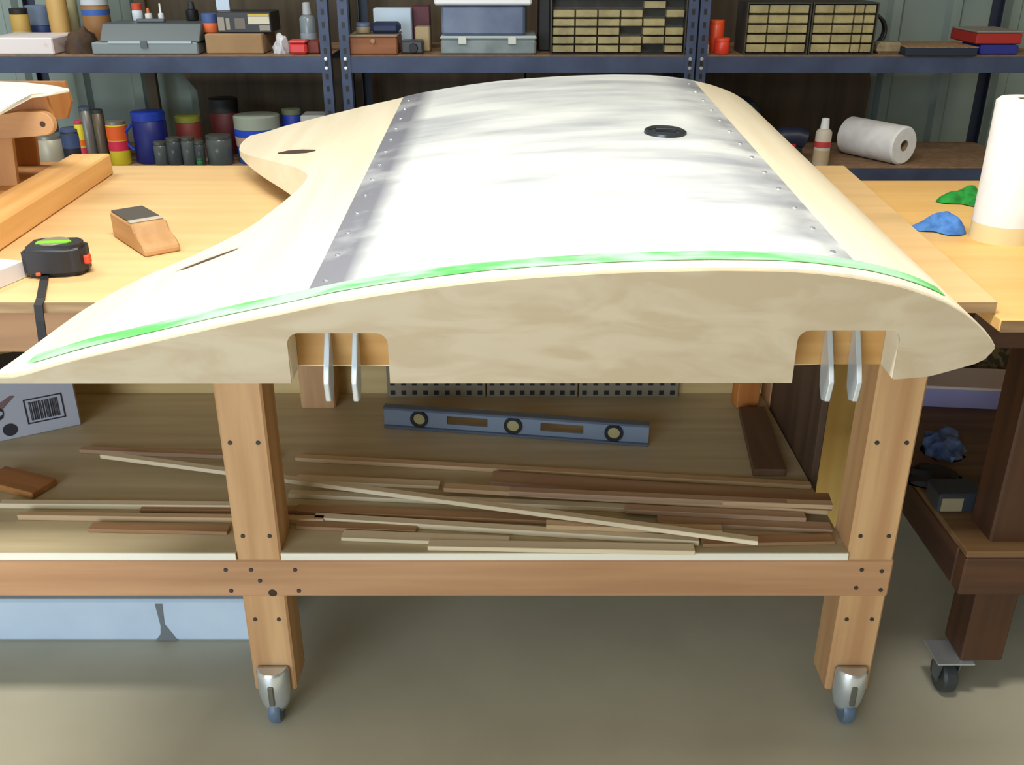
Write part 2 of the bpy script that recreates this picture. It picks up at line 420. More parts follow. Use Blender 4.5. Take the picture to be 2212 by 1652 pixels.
cap = bpy.data.objects.new('fuel_cap', None); C.objects.link(cap); cap.parent = WG; cap.location = (p.x, p.y, ztop(p.x, p.y)); cap.rotation_euler = (R(3), R(2), 0)
M_cap = plain('dark_cap_metal', 74, 78, 84, .3, .7)
lathe('cap_rim', [(.030, .004), (.036, .0085), (.041, .006), (.0425, -.002)], M_cap, cap)
lathe('cap_lid', [(0, .004), (.026, .0035), (.0305, .003), (.031, -.001)], plain('cap_lid_metal', 96, 100, 104, .3, .7), cap)
box('cap_tab', -.02, .02, -.004, .004, .003, .011, M_cap, cap, .001)
# hidden packing that props the far end up off the bench
for i, x in enumerate((-.25, .30)):
    tag(box('packing_block', x - .05, x + .05, .72, .80, ZT, zbot(x, .72) - .0005, M_lumber_x), ['small lumber block propping the far wing end at the trailing side', 'small lumber block propping the far wing end at the leading side'][i], 'block')
# ================================================================== things on the bench
# tape measure
p = PZ(132, 588, ZT)
T = thing('tape_measure', 'black tape measure with lime green label and dangling strap on the bench', 'tape measure', (p.x, p.y, ZT), R(8))
prism('case', [(-.052, -.034), (.030, -.036), (.052, -.022), (.054, .012), (.036, .036), (-.03, .04), (-.05, .026)], 0, .055, plain('tape_case_black', 34, 34, 38, .45), T, bev=.009, seg=3, smooth=True)
lathe('label_disc', [(0, .0015), (.025, .001), (.026, 0)], plain('tape_label_silver', 128, 124, 108, .4), T, (-.004, .006, .055))
prism('label_band', [(-.03, -.010), (.022, -.010), (.028, -.002), (.024, .004), (-.03, .004)], .0552, .0572, plain('lime', 128, 204, 50, .4), T)
box('thumb_lock', .046, .0575, -.018, -.004, .018, .034, plain('tape_red', 208, 66, 28), T, .002)
box('hook_tip', -.03, -.022, -.039, -.034, .006, .012, plain('tape_orange', 196, 90, 40), T, .001)
bpy.context.view_layer.update()
mw = T.matrix_world.inverted()
e0, e1 = PZ(98, 598, ZT), PZ(93, 646, ZT)
pth = [(e0.x, e0.y + .02, ZT + .006), (e0.x, e0.y, ZT + .004), (e1.x, -.094, ZT + .003), (e1.x, -.105, ZT - .003), (e1.x - .001, -.108, ZT - .03), (e1.x - .004, -.108, ZT - .07), (e1.x - .008, -.107, ZT - .115)]
bm = bmesh.new(); rows = []
for k, q in enumerate(pth):
    n = (0, 0, .0015) if k < 3 else (0, -.0015, 0)
    rows.append([bm.verts.new(mw @ (Vector(q) + Vector((sx * .007, 0, 0)) + Vector(n) * sn)) for sx, sn in ((-1, -1), (1, -1), (1, 1), (-1, 1))])
for a, b in zip(rows, rows[1:]):
    for k in range(4): bm.faces.new((a[k], a[(k + 1) % 4], b[(k + 1) % 4], b[k]))
bm.faces.new(rows[0][::-1]); bm.faces.new(rows[-1])
obj('strap', bm, plain('strap_black', 30, 28, 30, .6), T)
# sanding block
a = PZ(318, 545, ZT)
b = PZ(362, 555, ZT); a2 = PZ(275, 500, ZT); dd = a2 - b
T = thing('sanding_block', 'shaped wooden sanding block with dark abrasive pad on the bench', 'sanding block', ((b.x + a2.x) / 2, (b.y + a2.y) / 2, ZT), math.atan2(-dd.x, dd.y))
M_block = wood('block_wood', (190, 148, 100), (168, 124, 78), 'y')
prism('block_body', [(-.10, 0), (-.10, .045), (.045, .045), (.05, .03), (.085, .024), (.1, .014), (.1, 0)][::-1] if False else [(.09, .0), (.09, .05), (-.035, .05), (-.05, .026), (-.08, .022), (-.09, .012), (-.09, 0)], -.034, .034, M_block, T, 'yz', bev=.003, loc=(0, 0, 0))
box('abrasive_pad', -.031, .031, -.008, .088, .0502, .0535, plain('abrasive_dark', 74, 68, 62, .8), T, .001, loc=(0, 0, 0))
box('paper_wrap', -.032, .032, -.026, -.009, .0502, .053, plain('abrasive_paper_edge', 176, 166, 150, .7), T, .001, loc=(0, 0, 0))
# pale lumber beam
a, b = PZ(-140, 640, ZT), PZ(246, 376, ZT)
d = (b - a); L_ = d.length; ang = math.atan2(d.y, d.x)
T = box('lumber_beam', 0, L_, 0, .095, 0, .052, wood('pale_beam', (240, 190, 124), (222, 168, 100), 'x'), None, .004, loc=(a.x, a.y, ZT + .0003), rot=(0, 0, ang))
tag(T, 'pale lumber beam lying diagonally on the bench behind the tape measure', 'lumber')
# angled white moulding at the frame's left
a, b = PZ(60, 600, ZT), PZ(-70, 655, ZT); d = a - b
T = thing('white_angle', 'white angled profile at the left end of the bench front', 'profile', (b.x, b.y + .012, ZT + .0003), math.atan2(d.y, d.x))
M_ang = plain('angle_white', 216, 212, 216, .5)
box('upright_face', 0, d.length, 0, .004, 0, .03, M_ang, T, .001); box('flat_face', 0, d.length - .01, .0045, .055, .026, .03, M_ang, T, .001)
box('foot_lip', 0, d.length, .05, .055, 0, .0255, M_ang, T, 0)
# second wing section on the left of the bench
M_web = wood('ply_web', (196, 140, 84), (176, 118, 66), 'z')
ZK = 1.205
c0 = PZ(108, 250, ZT + .1)
T = thing('spare_wing_section', 'part-built wing section with white top skin and bare brown ribs at the left', 'wing', (0, 0, 0))
pl = [PZ(x, y, ZK) for x, y in ((150, 191), (115, 184), (60, 178), (-60, 173), (-420, 173), (-420, 340), (0, 240), (66, 203), (112, 198))]
YW = PZ(80, 198, ZK).y + .02
prism('top_skin', [(q.x, q.y) for q in pl], ZK - .008, ZK, plain('white_skin', 238, 236, 228, .4), T, bev=.002)
xr = PY(108, 260, YW).x
xl = PY(30, 320, YW).x; zlo = PY(100, 290, YW).z
for yy, dx in ((YW, 0), (YW + .22, -.05)):
    prism('rib_web', [(xr - .9, ZK - .0085), (xr + dx, ZK - .0085), (xr + dx + .008, zlo + .04), (xr + dx - .01, zlo), (xl + dx, zlo - .01), (xl + dx - .01, ZT + .0205), (xr - .9, ZT + .0205)], yy, yy + .012, M_web, T, 'xz')
ya = YW - .03
x1, z1 = PY(90, 268, ya).x, PY(90, 268, ya).z
arm = [(x1 - .6, z1 - .055), (x1 - .02, z1 - .027)] + [(x1 + .026 * math.cos(R(a)), z1 + .026 * math.sin(R(a))) for a in range(-70, 100, 18)] + [(x1 - .05, z1 + .026), (x1 - .14, z1 + .012), (x1 - .6, z1 - .01)]
am = prism('hinge_arm', arm, ya, ya + .022, wood('arm_ply', (206, 162, 116), (186, 138, 92), 'x'), T, 'xz', bev=.002)
lathe('bolt_hole', [(0, .001), (.006, .0008), (.0065, 0)], plain('hole_dark', 60, 36, 22), am, (x1 + .002, ya - .0002, z1), (R(90), 0, 0), n=12)
box('bottom_board', xr - .9, xl - .005, YW - .05, YW + .27, ZT + .0003, ZT + .02, M_web, T, .002)
# ------------------------------------------------------------------ right bench
ZR = ZT - .0215
Q = thing('workbench', 'dark brown workbench with a plywood top at the right', 'workbench', (0, 0, 0))  # frame lumber coloured in dark brown tones
q = PZ(2163, 690, ZR)
XR0 = q.x; YR0 = q.y; YR1 = PZ(1900, 390, ZR).y
box('tabletop', XR0, 2.5, YR0, YR1, ZR - .022, ZR, wood('right_bench_plywood', (230, 186, 116), (221, 175, 105), 'x', rough=.5), Q, .002)
box('top_edge_band', XR0 + .001, 2.5, YR0 - .003, YR0 - .0002, ZR - .021, ZR - .002, M_plyedge, Q, 0)
lx = PZ(2075, 1428, .10).x; ly = PZ(2075, 1428, .10).y
for xx in (lx, 2.3):
    box('leg', xx, xx + .089, ly, ly + .089, .10, ZR - .022, M_dark_z, Q, .004)
    box('leg', xx, xx + .089, YR1 - .16, YR1 - .07, .10, ZR - .022, M_dark_z, Q, .004)
box('apron', XR0 + .03, 2.45, ly - .038, ly, ZR - .11, ZR - .022, M_dark_x, Q, .004)
box('rail', lx - .06, 2.4, ly - .038, ly, .30, .39, M_dark_x, Q, .004)
box('side_rail', lx - .06, lx - .022, ly, .694, .30, .39, wood('dark_lumber_cross', (78, 46, 24), (56, 32, 18), 'y'), Q, .004)
box('shelf_board', lx - .06, 2.4, ly - .036, .694, .39, .405, wood('dark_shelf_ply', (122, 92, 58), (100, 72, 42), 'x'), Q, .002)
def swivel(par, x, y):
    c = bpy.data.objects.new('caster', None); C.objects.link(c); c.parent = par; c.location = (x, y, 0); c.empty_display_size = .03
    box('mounting_plate', -.04, .04, -.04, .04, .096, .10, M_steel, c, .001)
    for s in (-1, 1): prism('fork', [(-.025, .096), (.025, .096), (.012, .03), (-.012, .03)], s * .02 - .0015, s * .02 + .0015, plain('dull_steel', 120, 126, 128, .4, .7), c, 'yz')
    lathe('wheel', [(0, -.015), (.036, -.015), (.04, -.01), (.04, .01), (.036, .015), (0, .015)], plain('dark_wheel', 52, 56, 56, .4), c, (0, 0, .04), (0, R(90), 0), n=22)
swivel(Q, lx - .012, ly + .03); swivel(Q, 2.34, ly + .03); swivel(Q, lx + .04, YR1 - .11); swivel(Q, 2.34, YR1 - .11)

# paper towel roll standing on it
M_paper = mat('paper_towel', rgb(240, 240, 240), .8, 0, rgb(230, 230, 232), (30, 30, 30), bump=.1)
def towel(name, label, loc, rot, r, h):
    t = thing(name, label, 'paper roll', loc)
    t.rotation_euler = rot
    lathe('paper', [(.02, .0), (r - .006, 0), (r, .006), (r, h - .006), (r - .006, h), (.021, h), (.021, 0)], M_paper, t, n=40)
    lathe('core', [(.0205, .002), (.0205, h - .001), (.018, h - .001), (.018, .002), (.0205, .002)], plain('card_core', 150, 124, 90, .8), t, n=24)
    return t
q = PZ(2160, 515, ZR)
t = towel('paper_towel_roll', 'white paper towel roll standing upright on the right bench', (q.x, q.y, ZR), (0, 0, 0), .059, .279)
lathe('torn_sheet', [(.0595, .0), (.0597, .036)], plain('bare_sheet_edge', 224, 206, 160, .8), t, n=40)
# rags
def rag(name, label, cpx, hue, sx, sy, hz, rz, seed, m):
    from mathutils import noise
    c = PZ(*cpx, ZR)
    bm = bmesh.new(); n = 26; top = []
    out = []
    def rad(a): return 1 + .26 * math.sin(3 * a + seed) + .08 * math.sin(5 * a + 2 * seed)
    rings = []
    K = 10
    for k in range(K + 1):
        f = k / K; ring = []
        for i in range(n * 2):
            a = math.pi * i / n
            x = sx * f * rad(a) * math.cos(a); y = sy * f * rad(a) * math.sin(a)
            z = hz * (1 - f ** 2.2) * (.75 + .6 * noise.noise(Vector((x * 28, y * 28, seed)))) + .004 * (f < 1) + .002
            ring.append(bm.verts.new((x, y, max(z, .002 if f < 1 else 0))))
            if k == 0: break
        rings.append(ring)
    for i in range(2 * n): bm.faces.new((rings[0][0], rings[1][i], rings[1][(i + 1) % (2 * n)]))
    for a, b in zip(rings[1:], rings[2:]):
        for i in range(2 * n): bm.faces.new((a[i], b[i], b[(i + 1) % (2 * n)], a[(i + 1) % (2 * n)]))
    bm.faces.new(rings[-1][::-1])
    o = obj(name, bm, m, None, (c.x, c.y, ZR + .0005), (0, 0, rz), smooth=True)
    return tag(o, label, 'rag')
rag('blue_rag', 'crumpled blue shop rag on the right bench beside the wing', (2032, 497), 0, .050, .040, .034, R(-8), 4.7, mat('blue_cloth', rgb(84, 138, 206), .9, 0, rgb(58, 108, 182), (60, 60, 60), bump=.4))
rag('green_rag', 'crumpled green rag partly behind the standing towel roll', (2086, 437), 0, .055, .045, .034, R(-15), 4.1, mat('green_cloth', rgb(30, 150, 56), .9, 0, rgb(18, 112, 40), (60, 60, 60), bump=.4))

# ------------------------------------------------------------------ lower shelf of main bench
def stick(p, q, w, h, m, z, label):
    a, b = PZ(*p, z + h), PZ(*q, z + h)
    d = b - a; L_ = d.length
    o = box('wood_strip', 0, L_, -w / 2, w / 2, 0, h, m, None, .001, loc=(a.x, a.y, z), rot=(0, 0, math.atan2(d.y, d.x)))
    return tag(o, label, 'wood strip', 'loose wood strips on the lower shelf')
SW = [wood('strip_wood_%d' % i, c1, c2, 'x') for i, (c1, c2) in enumerate((((214, 184, 146), (194, 162, 122)), ((186, 154, 124), (164, 132, 104)), ((232, 216, 186), (214, 196, 162)), ((176, 138, 100), (154, 116, 80))))]
STR = [
 ((175, 967), (600, 983), .020, .010, 1, 0, 'thin strip whose end lies furthest left and furthest back on the shelf'),
 ((640, 984), (1752, 1044), .020, .010, 0, 0, 'rearmost long strip running right behind the wide plank'),
 ((1062, 1028), (1795, 1078), .050, .014, 1, 0, 'wide brown strip with a dark square end mid shelf'),
 ((960, 1048), (1788, 1097), .024, .010, 0, .0145, 'strip just in front of the wide brown strip'),
 ((625, 1062), (1640, 1104), .020, .010, 2, 0, 'pale strip starting at the middle leg behind the crossing strip'),
 ((0, 1083), (500, 1087), .018, .012, 2, 0, 'pale strip at the far left reaching the frame edge'),
 ((305, 1094), (640, 1097), .022, .008, 3, 0, 'short brown strip behind the middle leg standing in for a shadow side'),  # brown strip stands in for the shaded side of the pale strip
 ((40, 1108), (700, 1117), .016, .012, 0, 0, 'long tan strip left of the middle leg, second from the front'),
 ((195, 1135), (494, 1141), .026, .008, 3, 0, 'frontmost brown strip at the left of the middle leg'),
 ((640, 1096), (1300, 1122), .026, .010, 3, 0, 'brown strip in the middle of the pile'),
 ((680, 1112), (1510, 1163), .020, .012, 2, 0, 'pale strip slanting towards the front rail'),
 ((740, 1152), (1100, 1166), .030, .008, 2, 0, 'pale strip with a blunt end near the front edge'),
 ((925, 1172), (1500, 1182), .026, .010, 2, 0, 'frontmost pale strip along the shelf edge'),
 ((1350, 1094), (1740, 1112), .024, .010, 1, .0105, 'grey-brown strip at the right end of the pile'),
 ((1420, 1118), (1796, 1136), .030, .010, 1, 0, 'broad strip nearest the right leg'),
 ((1180, 1128), (1560, 1140), .022, .010, 0, .0125, 'tan strip under the end of the crossing strip'),
]
STR += [
 ((640, 1030), (950, 1044), .026, .008, 2, 0, 'short pale strip beside the middle leg behind the pile'),
 ((1100, 1056), (1700, 1082), .020, .010, 1, .026, 'grey-brown strip resting on the strips by the wide brown one'),
 ((640, 1130), (900, 1140), .022, .008, 3, 0, 'short brown strip just right of the middle leg'),
 ((1515, 1166), (1800, 1160), .030, .008, 3, 0, 'short brown strip nearest the front at the right'),
]
for p, q, w, h, mi, dz, lb in STR: stick(p, q, w, h, SW[mi], ZS2 + dz, lb)
stick((220, 978), (1638, 1164), .018, .010, SW[2], ZS2 + .0255, 'long pale strip lying diagonally across the other strips')
stick((1560, 1078), (1798, 1086), .020, .010, SW[0], ZS2 + .0255, 'short strip on top of the pile at its right end')
# scrap block at left
a = PZ(50, 1050, ZS2)
tag(box('scrap_board', -.085, .065, -.035, .035, 0, .016, wood('scrap_wood', (176, 122, 66), (150, 98, 48), 'x'), None, .002, (a.x, a.y, ZS2), (0, 0, R(-22))), 'small orange-brown scrap board at the left of the lower shelf', 'board')
# spirit level
a, b = PZ(832, 919, ZS2), PZ(1400, 960, ZS2)
d = b - a; L_ = d.length
T = thing('spirit_level', 'blue aluminium spirit level with three round vials under the wing', 'spirit level', (a.x, a.y, ZS2), math.atan2(d.y, d.x))
M_lv = plain('level_blue', 128, 140, 156, .4, .2); M_lv2 = plain('level_blue_dark', 92, 104, 124, .4, .2)
hh = .056
bm = bmesh.new()
segs = [(0, .335), (.435, .62), (.72, 1)]
holes = [(.245, .40), (.60, .76)]
xs = [0, holes[0][0], holes[0][1], holes[1][0], holes[1][1], 1]
for i in range(5):
    if i in (1, 3):
        bx(bm, xs[i] * L_, xs[i + 1] * L_, -.004, .004, .006, .018); bx(bm, xs[i] * L_, xs[i + 1] * L_, -.004, .004, .040, hh - .006)
    else: bx(bm, xs[i] * L_, xs[i + 1] * L_, -.004, .004, .006, hh - .006)
obj('web', bm, M_lv, T)
box('flange', 0, L_, -.012, .012, 0, .006, M_lv2, T, .001); box('flange', 0, L_, -.012, .012, hh - .006, hh, M_lv2, T, .001)
for u in (.138, .497, .872):
    v = lathe('vial_ring', [(.015, -.002), (.022, -.002), (.022, .006), (.015, .006), (.015, -.002)], plain('vial_black', 26, 28, 32, .4), T, (u * L_, -.004, hh / 2), (R(90), 0, 0))
    lathe('vial', [(0, .003), (.0148, .002), (.015, 0)], plain('vial_glass', 170, 158, 110, .15), v, n=16)
# perforated steel strips leaning on the back board
M_perf = plain('perforated_steel', 142, 132, 112, .5, 0)
xs = [PY(x, 850, .72).x for x in (838, 1052, 1250, 1466)]
for k in range(3):
    T = thing('perforated_strip', ['left', 'middle', 'right'][k] + ' perforated grey steel strip standing at the back of the lower shelf', 'steel strip', (xs[k], .712, ZS2), group='perforated strips')
    w = xs[k + 1] - xs[k] - .004
    box('strip_plate', 0, w, 0, .004, 0, .14, M_perf, T, 0)
    n = 9
    M_hole = plain('perforation_dark', 38, 36, 34, .7)
    for i in range(n):
        for j in range(5):
            x = w * (i + .5) / n; z = .012 + j * .026
            box('perforation', x - .006, x + .006, -.0012, -.0002, z - .006, z + .006, M_hole, T, 0)
# printed carton at left
a, b = PZ(-130, 982, ZS2), PZ(176, 917, ZS2)
d = b - a; L_ = d.length
T = thing('printed_carton', 'white carton with black print and a barcode panel on the lower shelf', 'carton', (a.x, a.y, ZS2), math.atan2(d.y, d.x))
ch = .16
box('carton_body', 0, L_, 0, .16, 0, ch, plain('carton_white', 176, 178, 188, .7), T, .002)
M_ink = plain('ink_black', 44, 42, 50, .7)
box('side_panel', L_ + .0002, L_ + .001, .001, .159, .001, ch - .001, plain('carton_brown', 116, 84, 62, .8), T, 0)
box('top_panel', .002, L_ - .002, .002, .158, ch + .0002, ch + .001, M_ink, T, 0)
u0, u1 = L_ - .115, L_ - .03
for (x0, x1, z0, z1) in ((u0, u1, .030, .033), (u0, u1, .092, .095), (u0, u0 + .003, .03, .095), (u1 - .003, u1, .03, .095)):
    box('barcode_frame', x0, x1, -.0012, -.0002, z0, z1, M_ink, T, 0)
random.seed(3)
x = u0 + .010
while x < u1 - .012:
    w = random.choice((.0012, .002, .003)); box('barcode_bar', x, x + w, -.0012, -.0002, .038, .086, M_ink, T, 0); x += w + random.choice((.0015, .0025))
for (x, z, r) in ((L_ - .155, .026, .016), (L_ - .203, .026, .012)):
    lathe('print_dot', [(0, .001), (r, .001), (r, 0)], M_ink, T, (x, -.0002, z), (R(90), 0, 0), n=20)
sw = [(L_ - .26 + .1 * math.cos(R(t)) * (1 - t / 700), .075 + .032 * math.sin(R(t))) for t in range(-60, 300, 20)]
bm = bmesh.new()
for (a0, b0), (a1, b1) in zip(sw, sw[1:]):
    v = [bm.verts.new(q) for q in ((a0, -.0012, b0 - .004), (a1, -.0012, b1 - .004), (a1, -.0012, b1 + .005), (a0, -.0012, b0 + .005))]; bm.faces.new(v)
obj('print_swirl', bm, M_ink, T)
prism('print_wedge', [(L_ - .2, .07), (L_ - .165, .078), (L_ - .13, .11), (L_ - .14, .112), (L_ - .18, .09)], -.0012, -.0002, plain('ink_brown', 120, 96, 96), T, 'xz')
# boards and boxes at the right end of the shelf
z = ZS2
pts = [PZ(x, y, z + .018) for x, y in ((1597, 878), (1628, 1013), (1698, 1014), (1652, 878))]
T = prism('brown_board', [(q.x, q.y) for q in pts], z, z + .018, wood('brown_board_wood', (112, 82, 60), (92, 66, 48), 'y'), None, bev=.001)
tag(T, 'flat dark brown board at the right end of the lower shelf', 'board')
T = box('orange_offcut', -.03, .03, -.02, .02, 0, .07, wood('orange_wood', (206, 132, 66), (186, 112, 50), 'z'), None, .002, (PZ(1628, 862, z + .018).x - .02, .665, z + .0005), (0, 0, R(10)))
tag(T, 'small orange wooden offcut standing behind the brown board', 'block')
# yellow sheet standing on the floor behind the benches
a = PZ(1758, 1100, 0)
T = box('plywood_sheet', .775, .955, .698, .712, 0, .90, wood('yellow_ply', (255, 208, 118), (244, 190, 96), 'z'), None, .002)
tag(T, 'yellow plywood sheet standing on the floor between the two benches', 'plywood sheet')
box('end_panel', .6605, .676, .27, .643, ZS - .05, ZT - .115, wood('end_panel_brown', (92, 68, 50), (72, 52, 38), 'z'), B, .002)
# foam slab on the floor under the bench
a = PZ(545, 1384, 0); zt = PY(300, 1297, a.y).z
T = thing('foam_slab', 'long bluish white foam slab lying on the floor under the bench', 'foam slab', (0, 0, 0))
box('slab_body', -1.6, a.x + .02, a.y, a.y + .30, 0, zt, mat('foam_white', rgb(206, 222, 236), .7, 0, rgb(190, 208, 226), (4, 4, 4)), T, .006)
q = PZ(358, 1382, 0)
prism('dirt_stain', [(q.x - .022, .002), (q.x + .03, .002), (q.x + .016, .03), (q.x + .006, .05), (q.x + .009, zt - .008), (q.x - .008, zt - .008), (q.x - .004, .045), (q.x - .008, .02)], a.y - .0012, a.y - .0002, plain('stain_grey', 116, 122, 124), T, 'xz')

# ------------------------------------------------------------------ things on the right bench's shelf
z = .4055
a = PZ(2080, 882, z)
T = thing('white_carton', 'flat white carton with a lavender side on the right bench shelf', 'carton', (a.x, a.y, z), R(-6))
box('carton_body', -.115, .14, 0, .13, 0, .055, plain('carton_lavender', 156, 152, 196, .6), T, .002)
box('carton_lid', -.117, .142, -.002, .132, .052, .06, plain('carton_lid_white', 226, 206, 194, .6), T, .002)
a = PZ(2090, 815, z)
T = lump('speckled_sack', None, mat('sack_speckle', rgb(118, 100, 62), .9, 0, rgb(64, 54, 36), (60, 60, 60), .45, .55, bump=.5), None, (a.x + .02, a.y + .04, z + .0), .12, 3, (.15, .08, .13))
tag(T, 'brown speckled sack behind the white carton', 'sack')
a = PZ(2035, 975, z)
T = lump('blue_plastic_bag', None, mat('bag_blue', rgb(92, 112, 150), .35, 0, rgb(60, 76, 110), (40, 40, 40), bump=.6), None, (a.x, a.y, z), .45, 5, (.045, .05, .05))
tag(T, 'crumpled blue-grey plastic bag on the right bench shelf', 'bag')
a = PZ(2035, 1035, z)
T = lump('dark_cloth', None, plain('dark_cloth', 44, 42, 42, .9), None, (a.x - .02, a.y, z), .4, 9, (.06, .05, .025))
tag(T, 'dark crumpled cloth in front of the blue-grey bag', 'cloth')
a = PZ(2075, 1108, z)
T = thing('dark_case', 'small dark case with a beige label at the front of the right bench shelf', 'case', (a.x, a.y, z))
box('case_body', -.05, .045, 0, .07, 0, .045, plain('case_dark', 42, 46, 52, .5), T, .004); box('case_label', -.045, .0, -.0015, -.0002, .005, .036, plain('case_label_beige', 136, 122, 92, .6), T, 0)
# ================================================================== shelving racks
YF = 1.917; DEP = .5
ZU, ZL = 1.149, .763
def rx(px, y=120, Y=None): return PY(px, y, YF if Y is None else Y).x
def rz(y, Y=None): return PY(1106, y, YF if Y is None else Y).z
def rack(x0, x1, label):
    t = thing('shelf_rack', label, 'shelf rack', ((x0 + x1) / 2, YF + DEP / 2, 0), group='blue steel shelf racks')
    hw = (x1 - x0) / 2; hd = DEP / 2; L_ = .034
    hole = None
    for sx in (-1, 1):
        for sy in (-1, 1):
            bm = bmesh.new()
            xa, ya = sx * hw, sy * hd
            bx(bm, min(xa, xa - sx * L_), max(xa, xa - sx * L_), min(ya, ya - sy * .003), max(ya, ya - sy * .003), 0, 1.95)
            bx(bm, min(xa, xa - sx * .003), max(xa, xa - sx * .003), min(ya - sy * .003, ya - sy * L_), max(ya - sy * .003, ya - sy * L_), 0, 1.95)
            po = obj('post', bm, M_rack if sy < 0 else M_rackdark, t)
            if sy < 0:
                zz = .66
                while zz < 1.45:
                    if hole is None:
                        o = box('slot_hole', -.005, .005, -.0012, -.0003, -.009, .009, M_black, po, 0, (xa - sx * L_ / 2, ya, zz)); hole = o
                    else:
                        o = hole.copy(); C.objects.link(o); o.parent = po; o.location = (xa - sx * L_ / 2, ya, zz)
                    zz += .042
                for zz in (ZU - .012, ZU - .042, ZL - .012, ZL - .042):
                    lathe('bolt', [(0, .004), (.006, .003), (.007, 0)], M_steel, po, (xa - sx * L_ / 2, ya - .0013, zz), (R(90), 0, 0), n=8)
    for zz in (.15, ZL, ZU, 1.9):
        box('beam', -hw + .004, hw - .004, -hd + .0035, -hd + .03, zz - .058, zz - .004, M_rack, t, .001)
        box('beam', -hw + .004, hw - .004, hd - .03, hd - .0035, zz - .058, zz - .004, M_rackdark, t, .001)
        box('shelf_board', -hw + .004, hw - .004, -hd + .006, hd - .006, zz - .0035, zz, M_particle, t, 0)
    return t
rack(rx(714) - 1.25, rx(714), 'blue steel shelf rack at the left holding the grey toolbox')
rack(rx(735), rx(1502), 'blue steel shelf rack in the middle behind the wing')
rack(rx(1506), rx(1506) + 1.25, 'blue steel shelf rack at the right behind the towel rolls')
# dark boards leaning on the wall behind the racks
M_dk = wood('dark_back_panel', (96, 82, 58), (74, 62, 44), 'z')
xa, xb, xc = PY(440, 280, 2.55).x, PY(350, 175, 2.55).x, PY(1850, 200, 2.55).x
tag(prism('hardboard_sheet', [(xa, 0), (xa, .95), (xb - .03, 1.17), (xb - .03, 1.25), (rx(330, 100, 2.55), 1.9), (.05, 1.9), (.05, 0)], 2.53, 2.54, M_dk, None, 'xz'), 'dark brown hardboard sheet against the wall behind the left racks, slanted edge shaped as a diagonal shadow', 'panel')  # slanted left edge cut to imitate a diagonal shadow across the siding
tag(prism('hardboard_sheet', [(.06, 0), (.06, 1.9), (rx(1760, 60, 2.55), 1.9), (rx(1860, 300, 2.55), .98), (rx(1850, 260, 2.55), 0)], 2.53, 2.54, wood('dark_back_panel_b', (88, 72, 54), (66, 54, 40), 'z'), None, 'xz'), 'dark brown hardboard sheet against the wall behind the right racks', 'panel')
tag(box('timber_post', rx(325, 250, 2.5), rx(348, 250, 2.5), 2.50, 2.525, 0, 2.2, wood('grey_post', (112, 98, 74), (92, 80, 60), 'z'), None, .002), 'weathered timber post against the pale siding behind the paint cans', 'post')
# ------------------------------------------------------------------ generic containers
G = .0006
def place(x0, x1, yt, Y, zb):
    """real X span, base and height of an item whose front stands at depth Y"""
    a, b = rx(x0, (yt + 120) / 2, Y), rx(x1, (yt + 120) / 2, Y)
    return (a + b) / 2, b - a, rz(yt, Y) - zb
def can(name, label, cat, x0, x1, yt, Y, zb, body, lid=None, band=None, group=None, taper=1.0, neck=None, lid_h=.012, bands=()):
    cx, w, h = place(x0, x1, yt, Y, zb); r = w / 2
    t = thing(name, label, cat, (cx, Y + r, zb + G), group=group)
    hb = h - lid_h if neck is None else h * neck[0]
    lathe('body', [(0, 0), (r * taper - .002, 0), (r * taper, .003), (r, hb - .004), (r - .003, hb), (0, hb)] if neck is None else
          [(0, 0), (r * taper - .002, 0), (r * taper, .003), (r, hb * .9), (r * .8, hb * .97), (r * neck[1], hb), (0, hb)], body, t)
    rl_ = r - .001 if neck is None else r * neck[1] * 1.1
    lathe('lid', [(rl_, hb + .0004), (rl_, h - .002), (rl_ - .003, h), (0, h)] if neck is None else [(rl_, hb + .0004), (rl_ * .85, h - .003), (rl_ * .6, h), (0, h)], lid or body, t)
    for z0, z1, bm_ in bands:
        lathe('label_band', [(r * (taper + (1 - taper) * z0) + .0006, hb * z0), (r * (taper + (1 - taper) * z1) + .0006, hb * z1)], bm_, t)
    return t
def crate(name, label, cat, x0, x1, yt, Y, zb, depth, body, lid=None, lid_f=.18, bev=.004, rz_=0, group=None, lid_name='lid'):
    cx, w, h = place(x0, x1, yt, Y, zb)
    t = thing(name, label, cat, (cx, Y + depth / 2, zb + G), rz_, group)
    hb = h * (1 - lid_f) if lid else h
    box('body', -w / 2, w / 2, -depth / 2, depth / 2, 0, hb, body, t, bev)
    if lid: box(lid_name, -w / 2 - .002, w / 2 + .002, -depth / 2 - .002, depth / 2 + .002, hb + .0003, h, lid, t, bev * .8)
    t['w'] = w; t['h'] = h; t['d'] = depth
    return t
c_ = plain
M_gray = c_('toolbox_grey', 128, 134, 136, .45, .3); M_gray2 = c_('toolbox_dark', 92, 100, 104, .45, .3)
M_cream = mat('drawer_cream', rgb(166, 154, 110), .5, 0, rgb(138, 126, 90), (14, 14, 14))
M_cab = c_('cabinet_frame', 60, 58, 52, .5)
